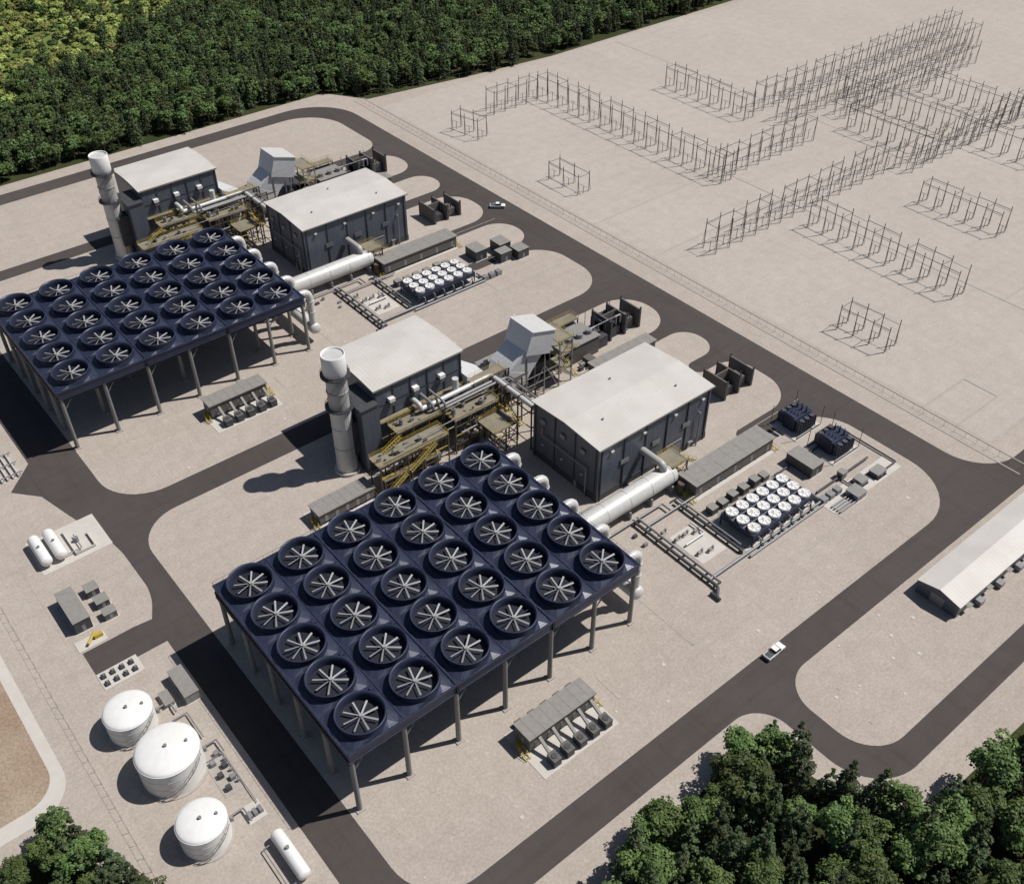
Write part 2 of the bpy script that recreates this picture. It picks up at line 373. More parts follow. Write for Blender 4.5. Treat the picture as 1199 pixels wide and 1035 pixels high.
def stair(mb,a,b,w=1.1,axis='x'):
    a=Vector(a);b=Vector(b); d=b-a
    o=Vector((0,w/2,0)) if axis=='x' else Vector((w/2,0,0))
    for sg in (-1,1):
        mb.beam(a+o*sg,b+o*sg,.2,'yellow')
        mb.beam(a+o*sg+Vector((0,0,1.05)),b+o*sg+Vector((0,0,1.05)),.07,'yellow')
        n=max(2,int(d.length/1.5))
        for k in range(n+1):
            q=a+d*k/n+o*sg; mb.beam(q,q+Vector((0,0,1.05)),.06,'yellow')
    n=max(3,int(abs(d.z)/.35))
    for k in range(n):
        q=a+d*(k+.5)/n
        if axis=='x': mb.box(q.x-.14,q.x+.14,q.y-w/2,q.y+w/2,q.z-.03,q.z+.03,'deck')
        else: mb.box(q.x-w/2,q.x+w/2,q.y-.14,q.y+.14,q.z-.03,q.z+.03,'deck')

# ------------------------------------------------------------ turbine hall
def hall(oy):
    mb=MB(); x0,x1,y0,y1,h=99.5,142.5,36,62.5,19
    mb.box(x0,x1,y0,y1,2.2,h,'clad'); mb.box(x0-.12,x1+.12,y0-.12,y1+.12,0,2.2,'cladb')
    ym=(y0+y1)/2; e=.55
    vs=[(x0-e,y0-e,h+.02),(x1+e,y0-e,h+.02),(x1+e,ym,h+1.0),(x0-e,ym,h+1.0),(x1+e,y1+e,h+.02),(x0-e,y1+e,h+.02)]
    vb=[(a,b,c-.35) for a,b,c in vs]
    mb.add(vs+vb,[(0,1,2,3),(3,2,4,5)],'roof'); mb.add(vs+vb,[(0,6,7,1),(1,7,8,2),(2,8,10,4),(4,10,11,5),(5,11,9,3),(3,9,6,0)],'taupe')
    mb.box(x0-.7,x1+.7,y0-.75,y0-.56,h-.35,h-.05,'taupe')
    for x in np.linspace(x0+1,x1-1,6): mb.box(x-.12,x+.12,y0-.3,y0-.02,0,h-.4,'cladb')
    for y in np.linspace(y0+1,y1-1,4): mb.box(x0-.3,x0-.02,y-.12,y+.12,0,h-.4,'cladb')
    for x in (109,121,133):
        mb.box(x-1.5,x+1.5,y0-.3,y0-.13,9.2,11,'dgrey')
        for k in range(4): mb.box(x-1.45,x+1.45,y0-.42,y0-.31,9.4+k*.42,9.52+k*.42,'grey')
    for x in (104,116,128,139):
        mb.box(x-.5,x+.5,y0-.6,y0-.13,15.8,16.3,'pipe')
    for y in (42,50,58):
        mb.box(x0-.5,x0-.13,y-.9,y+.9,13.8,15.2,'grey'); mb.box(x0-.6,x0-.13,y-.3,y+.3,6.2,6.6,'pipe')
    mb.box(126,131.5,y0-.22,y0-.125,.05,5.5,'grey'); mb.box(125.7,131.8,y0-.4,y0-.13,5.5,5.8,'taupe')
    for k in range(8): mb.box(126.05,131.45,y0-.27,y0-.221,.3+k*.65,.34+k*.65,'cladb')
    mb.box(135,136.2,y0-.22,y0-.125,.05,2.3,'taupe'); mb.box(134.8,136.4,y0-1,y0-.13,2.5,2.62,'grey')
    mb.box(x0-.22,x0-.125,44,45.2,.05,2.3,'taupe')
    mb.box(x1+.13,x1+4,44,56,0,5,'clad'); mb.box(x1+.13,x1+4.3,43.7,56.3,5,5.25,'roof')
    mb.pipe([(x0-.7,40,0),(x0-.7,40,10),(x0-.7,58,10),(x0-.7,58,13),(x0+.2,58,13)],.2,'grey')
    mb.pipe([(138,y0-.8,0),(138,y0-.8,12),(138,y0+.2,12)],.22,'grey')
    for x,y in ((108,44),(122,56),(134,42)): 
        zz=h+.02+(1-abs(y-ym)/(ym-y0))*1.0
        mb.cyl(x,y,zz-.1,zz+.5,.3,'grey',10)
    return mb.build('turbine_hall',off=(0,oy,0))
def boiler(oy):
    mb=MB(); x0,x1,y0,y1,h=64,93.5,87.5,110,25
    mb.box(x0,x1,y0,y1,0,h,'clad')
    e=.45; n=8; top=[]
    for k in range(n+1):
        t=k/n; y=y0-e+(y1-y0+2*e)*t; top.append((y,h+.03+.75*math.sin(math.pi*t)))
    vs=[];fs=[]
    for y,z in top: vs+= [(x0-e,y,z),(x1+e,y,z)]
    for k in range(n): fs.append((2*k,2*k+1,2*k+3,2*k+2))
    mb.add(vs,fs,'roof',True)
    for X in (x0-e,x1+e): mb.add([(X,y,z) for y,z in top]+[(X,y1+e,h-.4),(X,y0-e,h-.4)],[tuple(range(n+3))],'taupe')
    mb.box(x0-e,x1+e,y0-e-.1,y0-e,h-.5,h+.02,'taupe')
    for x in (69,77,86):
        mb.box(x-.9,x+.9,y0-1.4,y0-.02,19.5,20.6,'white'); mb.box(x-.65,x+.65,y0-1.1,y0-.02,18.2,19.5,'grey')
    for x in np.linspace(x0+.4,x1-.4,6): mb.box(x-.2,x+.2,y0-.25,y0-.01,0,h-.5,'cladb')
    for z in (7,13,19): mb.box(x0-.1,x1+.1,y0-.13,y0-.01,z-.15,z+.15,'cladb')
    mb.box(58.5,64-.02,85.5,97,0,21.5,'clad'); mb.box(58.2,64.3-.35,85.2,97.3,21.5,21.9,'dgrey')
    mb.box(54.5,58.48,88,93,6,17,'dgrey')
    for z in (8,14.5):
        mb.box(64.3,93,85.6,87.2,z-.2,z,'deck'); rail(mb,64.3,93,85.6,87.2,z,sides='S')
    return mb.build('boiler_building',off=(0,oy,0))
def stack(oy):
    mb=MB(); cx,cy=55,90.5
    mb.cyl(cx,cy,0,1,3.8,'conc',24)
    mb.lathe(cx,cy,[(3.1,1),(2.9,6),(2.9,22.5)],32,'pipe')
    mb.lathe(cx,cy,[(2.8,22.5),(2.8,33)],32,'stack')
    mb.lathe(cx,cy,[(2.8,33),(3.2,34),(3.2,39.6),(3.1,39.75),(2.9,39.6),(2.85,39.2)],32,'white')
    mb.cyl(cx,cy,39.2,39.25,2.88,'pipe',24)
    for z,r in ((22.5,3.9),(33,4.0)):
        mb.lathe(cx,cy,[(2.8,z),(r,z),(r,z+.25),(2.8,z+.25)],24,'dgrey',False)
        for k in range(16):
            a=k*math.pi/8; p=(cx+r*.97*math.cos(a),cy+r*.97*math.sin(a)); mb.beam((*p,z+.2),(*p,z+1.3),.08,'dgrey')
            a2=(k+1)*math.pi/8; p2=(cx+r*.97*math.cos(a2),cy+r*.97*math.sin(a2))
            for zz in (z+.75,z+1.3): mb.beam((*p,zz),(*p2,zz),.08,'dgrey')
    for z in (9,16,28): mb.lathe(cx,cy,[(2.8,z),(3.02,z),(3.02,z+.2),(2.8,z+.2)],24,'stack',False)
    for dx in (-.3,.3): mb.beam((cx+dx,cy-3.3,1),(cx+dx,cy-3.3,34),.08,'grey')
    for z in np.arange(1.5,34,.9): mb.beam((cx-.3,cy-3.3,z),(cx+.3,cy-3.3,z),.06,'grey')
    for ph in (0,2.1,4.2):
        prev=None
        for k in range(17):
            a=ph+k*.16; p=(cx+2.9*math.cos(a),cy+2.9*math.sin(a),23.5+k*.56)
            if prev: mb.beam(prev,p,.12,'grey')
            prev=p
    return mb.build('chimney_stack',off=(0,oy,0))
def steelwork(oy):
    mb=MB()
    platform(mb,56,79,74.5,80,10.5)
    platform(mb,66,82,80.3,85.3,13.5)
    platform(mb,82.3,98,76,82,12,)
    platform(mb,90,98.5,68,75.7,8.5)
    platform(mb,94,106,82.5,86,15.5)
    stair(mb,(60,79.0,10.5),(66,79.0,13.5))
    stair(mb,(74,73.6,10.5),(65,73.6,5)); stair(mb,(64,73.6,5),(56,73.6,0))
    stair(mb,(98,72,12),(98,66,8.5),axis='y')
    platform(mb,57,75,74.3,76.5,5.2,brace=False)
    for k,(y,z,r,m) in enumerate(((83.5,15,.75,'pipe'),(81.8,14.2,.5,'grey'),(80.2,14.6,.35,'grey'))):
        mb.pipe([(76+k*3,88,16.5),(76+k*3,y,16.5),(76+k*3,y,z),(101+k*1.8,y,z),(101+k*1.8,62,z)],r,m,12,bend=1.6)
    for x in (97,103): 
        for z in (13,9): mb.box(x-.2,x+9,79.5,79.9,z-.2,z+.2,'brown')
    for y in (64,70,76,82):
        for x in (100,106.5): mb.beam((x,y,0),(x,y,16),.35,'brown')
        for z in (8,13.2,15.8): mb.beam((100,y,z),(106.5,y,z),.3,'brown')
    for x in (100,106.5):
        for z in (8,13.2): mb.beam((x,64,z),(x,82,z),.25,'brown' if z>10 else 'yellow')
    for x,y,z,r,h in ((84,79,12,.7,2.0),(88,80,12,.5,1.4),(93,78,12,.8,1.6),(69,83,13.5,.6,2.0),(62,77,10.5,.5,1.3),(71,77.5,10.5,.7,1.1)):
        mb.cyl(x,y,z,z+h,r,'grey',12); mb.cyl(x,y,z+h,z+h+.2,r*.5,'dgrey',8)
    for k in range(26):
        x,y,z=random.choice([(random.uniform(57,78),random.uniform(75.2,79),10.5),(random.uniform(67,81),random.uniform(81,84.6),13.5),(random.uniform(83,97),random.uniform(76.6,81),12)])
        a=random.uniform(.2,.6); mb.box(x-a,x+a,y-.25,y+.25,z,z+random.uniform(.4,1.4),random.choice(['grey','dgrey','brown','taupe']))
    for y,z in ((75.3,10.9),(80.9,13.9),(76.6,12.4)):
        mb.tube([(58 if y<76 else 67,y,z),(78 if y<76 else 97,y,z)],.14,'grey',6)
    mb.cyl(89,84.5,0,19,.95,'pipe',16)
    for x in (61,66,71,76,85,90,95):
        mb.box(x-1.3,x+1.3,76.6,78.5,0,2.4+random.random()*1.5,random.choice(['grey','taupd','brown','dgrey']))
    for x in (60,68,84,93): mb.pipe([(x,75.5,7.5),(x+6,75.5,7.5),(x+6,84,7.5),(x+6,84,3)],.25,'grey')
    return mb.build('pipe_rack_structure',off=(0,oy,0))
def gasturbine(oy):
    mb=MB()
    mb.hexa([(93.6,85,2),(106,88,2.5),(106,96,2.5),(93.6,101,2)],[(93.6,85,17),(106,88,9),(106,96,9),(93.6,101,17)],'lgrey')
    mb.box(106,118,86.5,97.5,0,9,'dgrey'); mb.box(105.8,118.2,86.2,97.8,9,9.3,'taupe')
    for x in (108,112,116): mb.cyl(x,95,9.3,10.6,.8,'grey',12)
    Y0,Y1=81.5,90.5
    mb.hexa([(105,Y0,9),(112,Y0,7),(112,Y1,7),(105,Y1,9)],[(106.5,Y0,14.5),(114.5,Y0,10.5),(114.5,Y1,10.5),(106.5,Y1,14.5)],'lgrey')
    mb.hexa([(106.5,Y0+.1,14.52),(114.5,Y0+.1,10.52),(114.5,Y1-.1,10.52),(106.5,Y1-.1,14.52)],[(112.5,Y0+.1,19),(119,Y0+.1,15.5),(119,Y1-.1,15.5),(112.5,Y1-.1,19)],'lgrey')
    mb.hexa([(112.2,Y0-.6,18),(121.5,Y0-.6,15),(121.5,Y1+.6,15),(112.2,Y1+.6,18)],[(114.6,Y0-.6,25.2),(123.3,Y0-.6,22.4),(123.3,Y1+.6,22.4),(114.6,Y1+.6,25.2)],'lgrey')
    mb.hexa([(114.4,Y0-.9,25.22),(123.6,Y0-.9,22.42),(123.6,Y1+.9,22.42),(114.4,Y1+.9,25.22)],[(114.4,Y0-.9,25.5),(123.6,Y0-.9,22.7),(123.6,Y1+.9,22.7),(114.4,Y1+.9,25.5)],'pipe')
    for k in range(3):
        z=15.6+k*2.2; xx=121.7+k*.55
        mb.hexa([(xx,Y0-.3,z),(xx+1.6,Y0-.3,z-.7),(xx+1.6,Y1+.3,z-.7),(xx,Y1+.3,z)],[(xx,Y0-.3,z+1.6),(xx+.4,Y0-.3,z+1.6),(xx+.4,Y1+.3,z+1.6),(xx,Y1+.3,z+1.6)],'lgrey')
    for x in (107,113,120,126,131):
        for y in (Y0,86,Y1+1):
            mb.beam((x,y,0),(x,y,16 if x>112 else 9),.32,'grey')
    for z in (5.5,11): platform(mb,125.5,131.5,Y0,Y1+1,z,z0=z-.5,brace=False)
    platform(mb,125.5,131.5,Y0,Y1+1,16.5,z0=16,brace=False)
    for (a,b) in (((113,Y0,0),(120,Y0,11)),((120,Y0,11),(126,Y0,0)),((126,Y0,5),(131,Y0,11)),((126,Y0,11),(131,Y0,16))): mb.beam(a,b,.2,'grey')
    for z in (5.5,11): mb.beam((107,Y0,z if z<8 else 8.5),(126,Y0,z if z<8 else 8.5),.2,'grey')
    stair(mb,(134,82,0),(134,92,5.5),axis='y'); stair(mb,(134,92,5.5),(134,82,11),axis='y')
    mb.box(119,134,88.5,98,0,5.5,'dgrey'); mb.box(136,148,87,96,0,6.5,'taupd'); mb.box(135.7,148.3,86.7,96.3,6.5,6.8,'taupe')
    mb.htank((137,98.5,5),(147,98.5,5),1.5,'grey')
    mb.box(149,153,88,94,0,4,'dgrey'); mb.box(140,143,83,86,0,2.4,'taupd')
    for x in (150,152,154): mb.pipe([(x-4,90,6.5),(x-4,90,8),(x+6,90,8),(x+6,90,5)],.35,'grey')
    platform(mb,136,148,97,101,8,brace=False)
    for x in (138,142,146): mb.cyl(x,90,6.8,8.2,1.1,'grey',14)
    for x in (137,143): mb.box(x,x+2.5,99,101.5,0,3.5,'brown')
    for k in range(14):
        x=random.uniform(120,150); y=random.choice([random.uniform(82,85.5),random.uniform(98.5,103)]); a=random.uniform(.4,1.1)
        if x<134 and y<90: continue
        mb.box(x-a,x+a,y-.5,y+.5,0.05,random.uniform(1,2.4),random.choice(['grey','dgrey','taupe','taupd']))
    return mb.build('gas_turbine_generator',off=(0,oy,0))

def transformer(name,cx,cy,off=(0,0,0)):
    mb=MB(); 
    mb.box(-6,6,-5.2,5.2,0,.25,'conc')
    mb.box(-3.6,3.6,-2.0,2.0,.6,4.9,'navy'); mb.box(-3.8,3.8,-2.2,2.2,4.9,5.15,'navy')
    for sg in (-1,1):
        for k in range(9):
            x=-3.2+k*.8; mb.box(x-.12,x+.12,min(sg*2.3,sg*4.4),max(sg*2.3,sg*4.4),1.1,4.6,'navy')
        for z in (1.3,4.4): mb.box(-3.3,3.3,min(sg*2.05,sg*2.45),max(sg*2.05,sg*2.45),z-.12,z+.12,'navy')
        for k in range(3): mb.cyl(-2.2+2.2*k,sg*3.3,4.62,4.9,.75,'dgrey',12)
    mb.htank((-4.4,-1.6,6),(-4.4,1.8,6),.6,'navy',12)
    for k in (-1.6,0,1.6):
        mb.lathe(1.6,k,[(.3,5.1),(.22,5.5),(.34,5.7),(.2,5.9),(.32,6.2),(.18,6.5),(.1,7.5)],10,'dgrey')
        mb.lathe(-1.4,k*.7,[(.2,5.1),(.25,5.5),(.12,6.1)],8,'grey')
    for x in (-5.5,5.5):
        for y in (-4.8,4.8): mb.beam((x,y,.2),(x,y,7.4),.14,'dgrey')
    mb.box(3.7,4.5,-1,1,.8,3,'dgrey')
    mb.box(-5.2,5.2,-4.8,-4.6,.25,.7,'dgrey'); mb.box(-5.2,5.2,4.6,4.8,.25,.7,'dgrey')
    return mb.build(name,off=(cx+off[0],cy+off[1],off[2]))
def firewall(off,x0,y0,lx,ly,h=6.8):
    mb=MB()
    mb.box(x0,x0+.5,y0,y0+ly,0,h,'fire'); mb.box(x0+lx*.5,x0+lx*.5+.5,y0,y0+ly,0,h,'fire'); mb.box(x0+lx,x0+lx+.5,y0,y0+ly,0,h-.6,'fire')
    mb.box(x0+.52,x0+lx*.5-.02,y0+ly*.5,y0+ly*.5+.4,0,h,'fire')
    for x in (x0,x0+lx*.5,x0+lx):
        mb.box(x-.15,x+.65,y0-.2,y0,0,h+.4,'dgrey'); mb.box(x-.15,x+.65,y0+ly,y0+ly+.2,0,h+.4,'dgrey')
    mb.box(x0+lx*.55,x0+lx*.9,y0+1.5,y0+ly*.6,0,h*.55,'taupd'); mb.box(x0+1.5,x0+lx*.4,y0+1,y0+ly*.4,0,h*.5,'dgrey')
    for k in range(3): mb.cyl(x0+lx*.6+k*1.2,y0+2.5,h*.55,h*.55+1.6,.22,'dgrey',8)
    return mb.build('transformer_fire_wall',off=off)
def ebuilding(name,x0,x1,y0,y1,h,off=(0,0,0),side=True,z0=1.0,nun=5,ends=True):
    mb=MB()
    mb.box(x0-1.5,x1+1.5,y0-6.8 if side else y0-1,y1+2,.05,.14,'conc')
    mb.box(x0,x1,y0,y1,z0,h,'taupd'); mb.box(x0-.35,x1+.35,y0-.35,y1+.35,h,h+.3,'taupe')
    for x in np.linspace(x0+.3,x1-.3,6):
        for y in (y0+.3,y1-.3): mb.box(x-.2,x+.2,y-.2,y+.2,0,z0,'dgrey')
    for x in np.linspace(x0+1.5,x1-1.5,7): mb.box(x-.03,x+.03,y0-.3,y1+.3,h+.3,h+.34,'taupe')
    if side:
        st=(x1-x0)/nun
        for k in range(nun):
            cx=x0+st*(k+.5)+.8
            mb.hexa([(cx-.35,y0-3.6,1.4),(cx+.35,y0-3.6,1.4),(cx+.35,y0-.02,h-1.8),(cx-.35,y0-.02,h-1.8)],[(cx-.35,y0-3.6,2.1),(cx+.35,y0-3.6,2.1),(cx+.35,y0-.02,h-1.1),(cx-.35,y0-.02,h-1.1)],'taupe')
            mb.box(cx-1.0,cx+1.0,y0-6.2,y0-3.6,.15,2.3,'dgrey'); mb.box(cx-1.05,cx+1.05,y0-6.25,y0-3.55,2.3,2.42,'taupd')
            mb.cyl(cx,y0-4.9,2.42,2.6,.7,'dgrey',12)
            if k%2: mb.box(cx-1,cx+1,y1+.02,y1+1.1,z0+.4,z0+2.2,'grey')
            mb.box(cx-.9,cx+.9,y1+1.4,y1+2.6,.15,1.6,'taupd')
    for x in np.linspace(x0+2,x1-2,5): mb.box(x-.5,x+.5,y0-.06,y0-.01,z0+.1,z0+2.2,'grey')
    if ends:
        for sg,x in ((-1,x0),(1,x1)):
            mb.box(min(x,x+sg*1.6),max(x,x+sg*1.6),(y0+y1)/2-.9,(y0+y1)/2+.9,z0-.15,z0,'yellow')
            stair(mb,(x+sg*1.2,(y0+y1)/2-1,z0),(x+sg*1.2,y0-1.2,0.1),axis='y')
            mb.box(x+sg*.03-.02,x+sg*.03+.02,(y0+y1)/2-.5,(y0+y1)/2+.5,z0+.1,z0+2.2,'grey')
            rail(mb,min(x,x+sg*1.6),max(x,x+sg*1.6),(y0+y1)/2-.9,(y0+y1)/2+.9,z0,sides='N'+('W' if sg<0 else 'E'))
    return mb.build(name,off=off)

def fincooler(off):
    mb=MB(); x0,x1,y0,y1=119,143.4,-2,9.2
    mb.box(x0-2,x1+2,y0-2,y1+1.5,.05,.13,'conc')
    mb.box(x0,x1,y0,y1,2.6,4.2,'navy')
    nx,ny=6,3; sx=(x1-x0)/nx; sy=(y1-y0)/ny
    for i in range(nx+1):
        for y in (y0+.2,y1-.2):
            x=min(max(x0+i*sx,x0+.2),x1-.2); mb.beam((x,y,0.1),(x,y,2.6),.3,'navy')
        if i<nx: mb.beam((x0+i*sx+.2,y0+.2,.2),(x0+(i+1)*sx,y0+.2,2.5),.14,'navy')
    for i in range(nx):
        for j in range(ny):
            cx,cy=x0+(i+.5)*sx,y0+(j+.5)*sy
            mb.lathe(cx,cy,[(1.6,4.2),(1.6,4.9),(1.7,5.0),(1.58,5.06),(1.5,4.95),(.35,5.12),(.3,5.2),(.01,5.22)],24,'white')
            for b in range(6):
                a=b*math.pi/3+.3; mb.beam((cx+.3*math.cos(a),cy+.3*math.sin(a),5.2),(cx+1.55*math.cos(a),cy+1.55*math.sin(a),5.08),.06,'grey')
    for j in range(1,ny): mb.box(x0,x1,y0+j*sy-.1,y0+j*sy+.1,4.2,4.4,'grey')
    for y,z in ((y0-1,1.0),(y0-2,.6)):
        mb.pipe([(x0-3,y,z),(x1+3,y,z),(x1+3,y+4,z)],.35,'grey')
    for i in range(nx):
        x=x0+(i+.5)*sx; mb.pipe([(x,y0-1,1.0),(x,y0-1,2.9),(x,y0+.1,2.9)],.2,'grey'); mb.box(x-.4,x+.4,y0-1.9,y0-1.3,.9,1.7,'dgrey')
    mb.box(x0,x1,y1+.02,y1+1.0,2.9,3.0,'grey'); rail(mb,x0,x1,y1+.02,y1+1.0,3.0,'dgrey',sides='N')
    return mb.build('fin_fan_cooler',off=off)

def duct(oy):
    mb=MB()
    mb.htank((81,28,5.2),(119,28,5.2),2.9,'pipe',28)
    for x in np.arange(86,119,8):
        mb.tube([(x-.1,28,5.2),(x+.1,28,5.2)],2.98,'pipe',28)
        mb.box(x-.3,x+.3,25.2,30.8,0,2.6,'grey')
    mb.pipe([(116,28,7.4),(116,28,9.8),(116,36.2,9.8)],1.1,'stack',16,bend=2)
    mb.cyl(119.8,24,0,4,1.1,'brown',14); mb.box(121,124,27,31,0,3.6,'taupd')
    platform(mb,118.5,124.5,26.5,33,8.2,brace=True)
    stair(mb,(125.3,25,8.2),(125.3,33,4),axis='y')
    mb.box(85,88,22.5,24.3,0,1.8,'grey'); mb.box(92,96,31.8,34,0,2.6,'grey')
    mb.pipe([(84,23.6,1.2),(112,23.6,1.2),(112,20,1.2)],.3,'grey')
    return mb.build('steam_duct',off=(0,oy,0))

def pipework(oy):
    mb=MB()
    rr=[([(101.5,24,1.1),(101.5,-6,1.1),(99,-8,.9)],.45,'dgrey'),([(103,24,1.3),(103,-5,1.3)],.35,'grey'),([(115.5,22,1.1),(115.5,-1.5,1.1),(115.5,-1.5,0)],.45,'dgrey'),([(117,22,1),(117,0,1)],.3,'grey'),
        ([(101.5,-3,1.1),(117,-3,1.1)],.4,'grey'),([(103,20,1.2),(124,20,1.2)],.3,'grey'),([(106,9,.9),(113,9,.9),(113,14,.9)],.28,'pipe'),([(99,-6,.7),(99,-9,.7)],.5,'dgrey')]
    for p,r,m in rr: mb.pipe(p,r,m,10)
    for y in np.arange(-5,24,4):
        mb.box(100.6,103.8,y-.15,y+.15,0,.75,'dgrey')
        if y>-2: mb.box(114.8,117.5,y-.15,y+.15,0,.65,'dgrey')
    for x,y in ((106,12),(109,12),(112,11),(107,5),(110,4),(105,16)):
        mb.box(x-1.1,x+1.1,y-.5,y+.5,0.14,.5,'conc'); mb.tube([(x-.9,y,1),(x+.2,y,1)],.42,'taupe',12); mb.cyl(x+.6,y,.5,1.7,.35,'grey',10)
    mb.box(105,114,2,14,.05,.13,'conc')
    for x in (121,125,129,133.5,138,142):
        h=1.6+random.random()*.9
        mb.box(x-1.2,x+1.2,12.4,14.8,.14,h,'dgrey'); mb.box(x-1.25,x+1.25,12.35,14.85,h,h+.12,'taupe')
    for x in (147,150,153):
        mb.box(x-1,x+1,-4,-2,.05,1.8,'grey')
    for k in range(16):
        x=random.uniform(86,99); y=random.uniform(14,33)
        if 24<y<32: continue
        a=random.uniform(.3,.8); mb.box(x-a,x+a,y-.4,y+.4,0.05,random.uniform(.5,1.6),random.choice(['grey','dgrey','taupe']))
    return mb.build('pump_pipework',off=(0,oy,0))

for oy,ow in ((0,0),(150,150)):
    hall(ow); boiler(ow); stack(ow if ow==0 else 152); steelwork(ow if ow==0 else 149); gasturbine(ow)
    duct(ow if ow==0 else 149); fincooler((0,0 if oy==0 else 148,0)); pipework(148 if oy else 0)
    ebuilding('electrical_building',121,153,19.8,26.4,4.8,off=(0,oy,0),side=False)
    ebuilding('electrical_building',137,162,75.5,80,4.6,off=(0,oy,0),side=False,ends=False)
    firewall((0,oy,0),155,89,13,9,7.5); transformer('transformer',158.6,94.5,off=(0,oy,0))
firewall((0,0,0),160,44,12,9); firewall((0,0,0),157,189,12,10,6)
ebuilding('electrical_building',35.5,54,-10.5,-5.6,5.0,off=(.2,-1.2,0)); ebuilding('electrical_building',35.5,54,-10.5,-5.6,5.0,off=(0,145,0))
ebuilding('electrical_building',40,57,75.5,80.5,4.0,off=(-3,0,0),side=False)
transformer('transformer',167.5,22.8); transformer('transformer',167.5,9.4)
def kiosk(name,boxes,off=(0,0,0)):
    mb=MB()
    for x0,x1,y0,y1,h,m in boxes:
        mb.box(x0,x1,y0,y1,.1,h,m); mb.box(x0-.12,x1+.12,y0-.12,y1+.12,h,h+.15,'taupe' if m!='white' else 'white')
        mb.box(x0-.3,x1+.3,y0-.3,y1+.3,.04,.1,'conc')
        mb.box((x0+x1)/2-.4,(x0+x1)/2+.4,y0-.05,y0-.01,.2,min(2.1,h-.2),'grey')
        mb.box(x0-.05,x0-.01,(y0+y1)/2-.6,(y0+y1)/2+.6,.4,min(1.8,h-.2),'dgrey')
    return mb.build(name,off=off)
kiosk('switchgear_kiosk',[(152,157,5,14,3.6,'dgrey')])
kiosk('switchgear_kiosk',[(154,158,-9,-5,2,'grey'),(160,163,-6,-3,1.5,'grey'),(166,170,-7,-4,1.6,'dgrey'),(158,160,-1,1,2.4,'grey')])
kiosk('switchgear_kiosk',[(152,157,156.5,163,4,'dgrey'),(158.5,163.5,150,154,3.8,'dgrey'),(162,167,155,161,4,'dgrey'),(165,170,148,153,3.5,'dgrey')])
sp=MB()
for k in range(4): sp.pipe([(147,-6-k*.9,.6),(158,-6-k*.9,.6),(158,0,.6)],.25,'grey' )
sp.pipe([(145,12,.6),(176,12,.6),(176,-6,.6),(168,-6,.6)],.25,'dgrey'); sp.pipe([(148,0,.9),(171,0,.9)],.3,'dgrey')
sp.box(146,176,-8,-2,.045,.1,'conc')
sp.build('pipework')

# ------------------------------------------------------------ tanks
def tank(cx,cy,r,h):
    mb=MB()
    mb.cyl(0,0,0,.2,r+.7,'trench',48)
    prof=[(r,.2),(r,h)]
    for k in range(1,9):
        a=k/8*math.pi/2; prof.append((r*math.cos(a)+.02,h+r*.2*math.sin(a)))
    mb.lathe(0,0,prof[:2],56,'white'); mb.lathe(0,0,prof[1:],56,'white')
    mb.lathe(0,0,[(r+.01,h-.12),(r+.1,h-.12),(r+.1,h),(r,h+.02)],56,'white',False)
    for z in (h*.35,h*.68): mb.lathe(0,0,[(r,z),(r+.04,z),(r+.04,z+.06),(r,z+.06)],56,'pipe',False)
    for k in range(10):
        a=k*.16-2.4; a2=a+.16; p=lambda t,z,rr=r+.7:(rr*math.cos(t),rr*math.sin(t),z)
        z=h*k/10; z2=h*(k+1)/10; mb.beam(p(a,z),p(a2,z2),.12,'grey'); mb.beam(p(a,z+1),p(a2,z2+1),.07,'grey'); mb.beam(p(a,z),p(a,z+1),.06,'grey')
    mb.cyl(0,0,h+r*.19,h+r*.2+.5,.35,'grey',10); mb.cyl(r*.6,-r*.2,h+r*.13,h+r*.16+.4,.3,'grey',10)
    mb.cyl(r+.6,0,0,1.4,.35,'grey',8); mb.pipe([(r-.2,.5,1),(r+3.5,.5,1),(r+3.5,-3,1)],.2,'grey')
    return mb.build('storage_tank',off=(cx,cy,0))
tank(-27.0,48.5,5.2,6.2); tank(-24.8,33.0,6.6,7.6); tank(-26.4,14.8,5.0,6.3)
mb=MB()
mb.htank((0,-5,2),(0,5.5,2),1.4,'white')
for y in (-3,3.5): mb.box(-1.2,1.2,y-.3,y+.3,0,1.4,'grey')
mb.cyl(0,1,3.3,3.8,.4,'grey',10); mb.pipe([(-1.2,5,1),(-3.5,5,1),(-3.5,-5,1),(-1,-5,1)],.12,'grey')
mb.build('horizontal_tank',off=(-15.6,-.2,0))
mb=MB()
mb.box(-5,13,-6.5,7.5,.03,.1,'conc')
for x in (-3.0,.8):
    mb.htank((x,-4.5,2.3),(x,5,2.3),1.5,'white')
    for y in (-3,3.5): mb.box(x-1.1,x+1.1,y-.3,y+.3,.1,1.6,'grey')
    mb.cyl(x,0,3.7,4.2,.35,'grey',8)
mb.box(4,4.2,-5,5,.1,1,'conc'); mb.box(4.2,9,-5,-4.8,.1,1,'conc'); mb.box(9,9.2,-5,1,.1,1,'conc')
mb.cyl(6,0,.1,1.6,.6,'grey',10); mb.pipe([(0,-4,1),(6,-4,1),(6,2,1)],.15,'grey')
mb.build('pressure_tank',off=(-21.0,111.4,0))
kiosk('equipment_shelter',[(-26.5,-22.5,84,96,3.8,'dgrey'),(-20,-17,93,96,2.2,'dgrey'),(-19.5,-16.5,88,91,2,'dgrey'),(-19.5,-16.5,83.5,86,2,'taupd')],off=(-.3,-2.8,0))
mb=MB()
mb.box(-28.5,-21.5,75.5,79,.05,.12,'conc'); mb.box(-24,-22,77,78,.1,1.2,'yellow'); mb.tube([(-26,76,1),(-23.5,78.5,1)],.35,'yellow',10)
mb.box(-28,-18.5,61.5,67,.04,.12,'conc')
